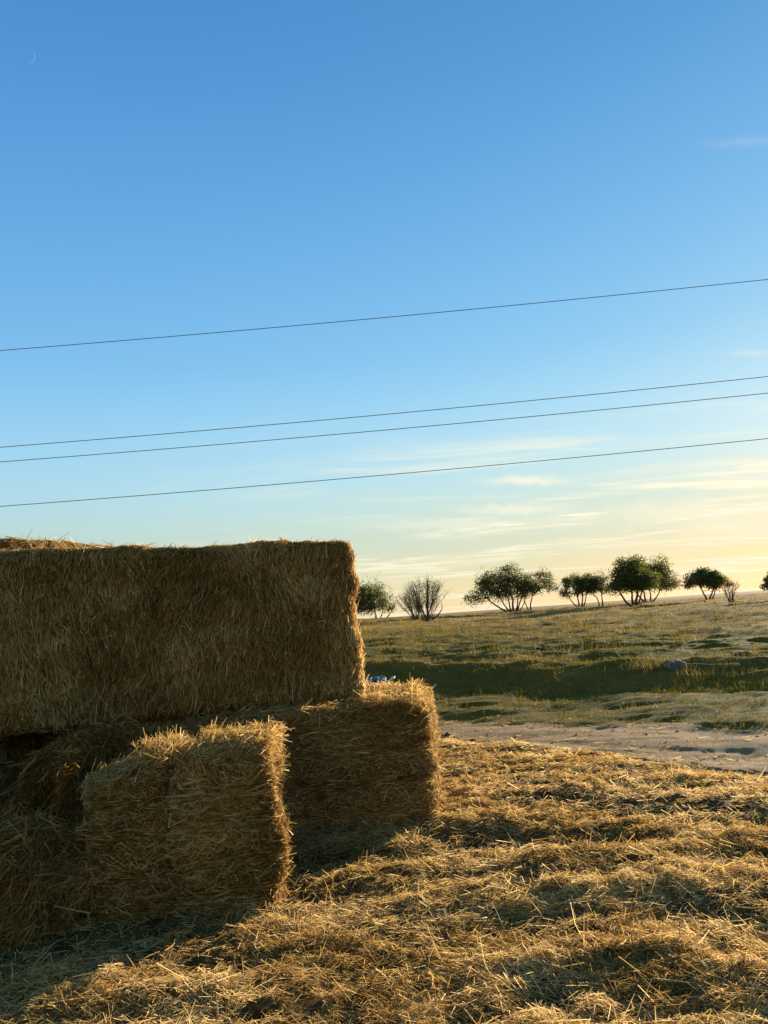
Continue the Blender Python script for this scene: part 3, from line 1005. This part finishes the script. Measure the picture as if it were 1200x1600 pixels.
def oak(px, py, pw_l, pw_r, pbase, ptop, stems, label, seed, nclump=46, per=120, lobes=None, red=0.0, thin=1.0):
    """px,py foot in the photograph; crown from pw_l to pw_r (px from the foot), underside and top (px above the foot)"""
    base = stand(px, py)
    s = base[1] / 1200.0
    r_ = np.random.default_rng(seed)
    e = tag(empty('oak_tree', tuple(base)), label, 'tree', 'trees along the skyline')
    x0, x1, zb, zt = pw_l * s, pw_r * s, pbase * s, ptop * s
    cxm, hw = (x0 + x1) / 2, (x1 - x0) / 2
    dep = min(hw, 2.6) * 0.8
    # clumps of leaves within a flat-bottomed dome of uneven lobes
    C_, Rr = [], []
    lobes = list(lobes or [(0, 1.0)])
    lobes = [(lu, hh * 0.86) for lu, hh in lobes] + [(r_.uniform(-0.8, 0.8), r_.uniform(0.75, 1.05)) for _ in range(2)]
    while len(C_) < nclump:
        u_, v_, w_ = r_.uniform(-1, 1), r_.uniform(-1, 1), r_.uniform(0, 1)
        top = max(hh * math.exp(-((u_ - lu) / 0.55) ** 2) for lu, hh in lobes)
        edge = u_ * u_ + v_ * v_
        if edge > 1:
            continue
        if w_ > top * (1 - edge) ** 0.42:
            continue
        if r_.random() > 0.35 + 0.8 * max(edge, w_ / max(top, .1)):
            continue
        under = 0.10 * edge
        C_.append((cxm + u_ * hw * 0.92, v_ * dep, zb + (zt - zb) * (0.10 + 0.82 * w_ - under)))
        Rr.append(r_.uniform(0.13, 0.40) * (zt - zb) * 0.66 + 0.16)
    C_, Rr = np.array(C_), np.array(Rr)
    # stems and limbs
    parts = []
    tips = []
    for i, (sx, tx, kk, rad) in enumerate(stems):
        a = np.array([sx * s, r_.normal(0, 0.06), -0.05])
        j = np.argmin((C_[:, 0] - tx * s) ** 2 + 0.5 * (C_[:, 2] - zb - 0.25 * (zt - zb)) ** 2 + 0.1 * r_.random(len(C_)))
        b = np.array([tx * s, C_[j, 1] * 0.5, zb + 0.22 * (zt - zb)])
        cv = stem_curve(a, b, kk, 0.035 * thin, seed + i)
        parts.append(tube(cv, np.linspace(rad, rad * 0.5, 9) * (1 + 0.5 * np.exp(-np.arange(9) * 1.2)), 7))
        tips.append((cv, rad * 0.5))
    for i in range(len(C_)):
        cv, rad = tips[int(np.argmin([np.linalg.norm(C_[i] - t_[0][-1]) for t_ in tips]))]
        a = cv[r_.integers(5, 9)]
        parts.append(tube(stem_curve(a, C_[i], r_.uniform(-0.2, 0.2), 0.03, seed + 100 + i), np.linspace(min(rad, 0.045), 0.012, 9), 5))
    V, F = join(parts)
    mesh_np('trunk', V, F, M_BARK, e, smooth=True)
    # twigs on the underside and rim
    nt_ = 260
    j = r_.integers(0, len(C_), nt_)
    D = unit(r_.normal(size=(nt_, 3)) * np.array([1, 1, 0.5]) + np.array([0, 0, -0.1]))
    V, Q, idx = ribbons(C_[j] + D * (Rr[j] * 0.9)[:, None], D, Rr[j] * 1.5, np.full(nt_, 0.02), 0.2, 2)
    mesh_np('twigs', V, Q, M_TWIG, e, tone=r_.random(nt_)[idx])['kind'] = 'stuff'
    nl = len(C_) * per
    j = np.repeat(np.arange(len(C_)), per)
    dirs = unit(r_.normal(size=(nl, 3)))
    rad = Rr[j] * r_.random(nl) ** 0.45 * (1 + 0.25 * fbm(dirs[:, 0] * 2 + j, dirs[:, 1] * 2, dirs[:, 2] * 2, seed=seed, oct=2))
    Pp = C_[j] + dirs * rad[:, None] * np.array([1.15, 1.1, 0.78])
    sz = r_.uniform(0.05, 0.12, nl)
    A = unit(r_.normal(size=(nl, 3))); Bv = unit(np.cross(A, r_.normal(size=(nl, 3))))
    V = np.stack([Pp - A * sz[:, None], Pp + Bv * (sz * 0.5)[:, None], Pp + A * sz[:, None], Pp - Bv * (sz * 0.5)[:, None]], 1).reshape(-1, 3)
    ct = r_.normal(0.42, 0.16, len(C_))
    tone = ct[j] + r_.normal(0, 0.16, nl)
    if red:
        side = (Pp[:, 0] - x0) / (x1 - x0)
        tone = tone + red * sstep(0.55, 0.1, side) * sstep(zb + 0.45 * (zt - zb), zt, Pp[:, 2])
    o = mesh_np('crown', V, np.arange(nl * 4).reshape(-1, 4), M_LEAF, e, tone=np.repeat(np.clip(tone, 0, 1), 4))
    return e


def broom(px, py, pw_l, pw_r, ptop, label, seed, n=260, trunk=None, leaf=0, name='bare_shrub', cat='shrub', lean=0.0, kids=5):
    """bare, twiggy shrub: wands fanning from the foot, each splitting into fine twigs"""
    base = stand(px, py)
    s = base[1] / 1200.0
    r_ = np.random.default_rng(seed)
    e = tag(empty(name, tuple(base)), label, cat, 'trees along the skyline')
    x0, x1, zt = pw_l * s, pw_r * s, ptop * s
    parts, TP, TD, TL = [], [], [], []
    for i in range(n // 9):
        tx = r_.uniform(x0, x1)
        u_ = (tx - (x0 + x1) / 2) / ((x1 - x0) / 2)
        tz = zt * (0.55 + 0.42 * math.sqrt(max(0, 1 - u_ * u_))) * r_.uniform(0.7, 1.0)
        b = np.array([tx * 0.85, r_.uniform(-0.8, 0.8) * (x1 - x0) * 0.3, tz * 0.8])
        a = np.array([r_.normal(0, 0.12) + 0.12 * tx, r_.normal(0, 0.1), -0.03])
        cv = stem_curve(a, b, -0.15, 0.025, seed * 7 + i)
        parts.append(tube(cv, np.linspace(r_.uniform(0.012, 0.028), 0.007, 9), 4))
        for k in range(kids * 6):
            q = cv[r_.integers(3, 9)]
            d = unit(cv[-1] - cv[3] + r_.normal(0, 0.55, 3) * np.linalg.norm(cv[-1] - cv[3]) + np.array([0, 0, 0.2]))
            l_ = r_.uniform(0.3, 0.9) * zt * 0.28
            TP.append(q + d * l_ / 2); TD.append(d); TL.append(l_)
    if trunk:
        for i, (pts, rad) in enumerate(trunk):
            pts = np.array([(p[0] * s, 0.15 * ((k % 2) - 0.5), p[1] * s) for k, p in enumerate(pts)])
            t = np.linspace(0, len(pts) - 1, 14)
            cv = np.stack([np.interp(t, np.arange(len(pts)), pts[:, c_]) for c_ in range(3)], 1)
            cv[1:-1] += r_.normal(0, 0.05, (12, 3))
            for _ in range(2):
                cv[1:-1] = (cv[:-2] + 2 * cv[1:-1] + cv[2:]) / 4
            rad *= 0.75
            parts.append(tube(cv, np.linspace(rad, rad * 0.35, 14), 7))
    V, F = join(parts)
    mesh_np('stems', V, F, M_BARK, e, smooth=True)
    TP, TD, TL = np.array(TP), np.array(TD), np.array(TL)
    V, Q, idx = ribbons(TP, TD, TL, np.full(len(TP), 0.0105), 0.12, 2)
    mesh_np('twigs', V, Q, M_TWIG, e, tone=r_.random(len(TP))[idx])['kind'] = 'stuff'
    return e, s, base


oak(596, 966, -62, 28, 14, 76, [(-8, -10, 0.1, .10), (6, 24, 0.3, .06), (-2, 4, 0, .06)], 'dark oak half hidden behind the right end of the big bale', 11, 85, 150, [(-0.55, 1.0), (0.5, 0.55)])
oak(801, 951, -74, 46, 20, 82, [(-6, -42, 0.25, .10), (-4, -25, 0.2, .09), (-2, -10, 0.1, .09), (1, 2, 0, .13), (4, 14, 0.1, .08), (7, 27, -0.2, .09), (9, 24, 0.5, .06)],
    'broad dark oak on the skyline left of the smaller tree, many stems fanning out', 23, 92, 150, [(-0.25, 0.95), (0.3, 1.0)], red=0.35)
oak(829, 953, -12, 48, 26, 67, [(0, 9, -0.35, .08), (-3, -16, 0.2, .06)], 'thin oak with one curved trunk touching the broad oak on its right', 37, 34, 90, [(-0.1, 1.0), (0.6, 0.6)], thin=1.3)
oak(906, 945, -29, 34, 19, 60, [(-4, -18, 0.3, .07), (-1, -6, 0.1, .09), (3, 6, 0, .09), (5, 14, 0.2, .07)], 'round dark oak between the thin oak and the twin stems', 41, 56, 130, [(-0.3, 0.9), (0.4, 1.0)])
oak(938, 941, -16, 24, 22, 60, [(-2, -24, -0.55, .07), (3, 6, -0.1, .08)], 'oak with two bowed stems just left of the tallest oak', 53, 30, 90, [(0, 1.0)])
oak(991, 947, -42, 44, 25, 79, [(-4, -30, 0.3, .10), (-1, -8, 0.1, .11), (2, 4, 0, .12), (5, 16, 0.2, .08)], 'tallest oak on the skyline with a ragged left top', 61, 105, 140, [(-0.35, 1.0), (0.5, 0.85)])
oak(1012, 940, -40, 54, 18, 74, [(-6, -20, 0.2, .09), (-2, -4, 0, .10), (5, 10, 0.1, .09), (8, 30, 0.4, .07)], 'wide oak overlapping the tallest oak on its right', 71, 100, 140, [(-0.3, 0.95), (0.35, 1.0)])
oak(1109, 936, -40, 34, 18, 56, [(-4, -14, -0.1, .08), (0, 12, -0.5, .08), (4, 16, -0.2, .06)], 'umbrella-shaped oak with three bare stems near the right edge', 83, 62, 130, [(-0.1, 1.0), (0.6, 0.7)])
oak(1222, 936, -29, 30, 18, 46, [(-3, -6, 0.1, .08), (2, 8, 0.2, .08)], 'oak cut off by the right edge of the photo', 97, 40, 110)
# leafless shrubs
broom(650, 969, -36, 18, 54, 'grey bare shrub fanning out beside the twisted leafless tree', 201, 300, kids=7)
bt, s_, bp_ = broom(667, 970, -34, 40, 82, 'twisted almost leafless tree left of the broad oak', 219, 330,
                    trunk=[([(2, -1), (3, 20), (4, 40), (6, 62)], .15), ([(0, 4), (-10, 22), (-14, 34), (-12, 48), (-16, 62)], .08),
                           ([(5, 14), (12, 30), (20, 34), (28, 40)], .07), ([(8, 2), (16, 6), (24, 14), (25, 25)], .09)], name='leafless_tree', cat='tree', kids=7)
r_ = np.random.default_rng(9)
C_ = np.array([(8, 46), (2, 52), (14, 44), (-8, 50), (-14, 40), (10, 56), (18, 50), (-2, 44)], float) * s_
j = np.repeat(np.arange(len(C_)), 70)
Pp = np.stack([C_[j, 0], np.zeros(len(j)), C_[j, 1]], 1) + r_.normal(0, 0.26, (len(j), 3))
sz = r_.uniform(0.04, 0.085, len(j))[:, None]
A = unit(r_.normal(size=(len(j), 3))); B = unit(np.cross(A, r_.normal(size=(len(j), 3))))
mesh_np('leaves', np.stack([Pp - A * sz, Pp + B * sz * .5, Pp + A * sz, Pp - B * sz * .5], 1).reshape(-1, 3), np.arange(len(j) * 4).reshape(-1, 4), M_LEAF, bt, tone=np.repeat(r_.random(len(j)) * 0.7, 4))
broom(1142, 941, -18, 18, 46, 'pale bare shrub in front of the umbrella-shaped oak', 231, 150, kids=4)


# ------------------------------------------------------------------ overhead cables
for zl, zr, lab in ((7.44, 7.76, 'topmost overhead cable crossing the blue sky'),
                    (5.42, 5.73, 'upper cable of the close pair crossing the sky'),
                    (5.12, 5.39, 'lower cable of the close pair crossing the sky'),
                    (4.22, 4.47, 'lowest overhead cable, just above the bale and trees')):
    x = np.linspace(-48, 48, 65)
    sl = (zr - zl) / 15.6
    z = zl + sl * (x + 7.6) + 0.0009 * ((x - 0.1) ** 2 - 7.7 ** 2)
    V, F = tube(np.stack([x, np.full_like(x, 15.0), z], 1), 0.0072, 8)
    tag(mesh_np('overhead_cable', V, F, M_WIRE, smooth=True), lab, 'cable', 'overhead cables')

# ------------------------------------------------------------------ crescent moon, a sunlit sliver of a far sphere
mt, nt, out = material('moon')
em = N(nt, 'ShaderNodeEmission', {'Color': (0.10, 0.24, 0.46, 1), 'Strength': 1.0})
tr = N(nt, 'ShaderNodeBsdfTransparent')
mx = N(nt, 'ShaderNodeMixShader', {0: 0.17, 1: tr.outputs[0], 2: em.outputs[0]})
nt.links.new(mx.outputs[0], out.inputs[0])
d = unit(ray(43, 86))
c0 = d * 9000
e1 = unit(np.cross(d, [0, 0, 1.0])); e2 = np.cross(e1, d)
Rm = 9000 * 10.5 / 1350
lat = np.linspace(-1.35, 1.35, 25)
lon = np.linspace(math.radians(0), math.radians(42), 6)
LA, LO = np.meshgrid(lat, lon, indexing='ij')
tl = math.radians(-14)
px_, py_, pz_ = np.cos(LA) * np.cos(LO), np.sin(LA), np.cos(LA) * np.sin(LO)
qx, qy = px_ * math.cos(tl) - py_ * math.sin(tl), px_ * math.sin(tl) + py_ * math.cos(tl)
MV = c0 + Rm * (qx[..., None] * e1 + qy[..., None] * e2 - pz_[..., None] * d)
tag(mesh_np('moon', MV.reshape(-1, 3), grid_faces(*LA.shape), mt, smooth=True), 'faint thin crescent moon high in the blue sky at upper left', 'moon')
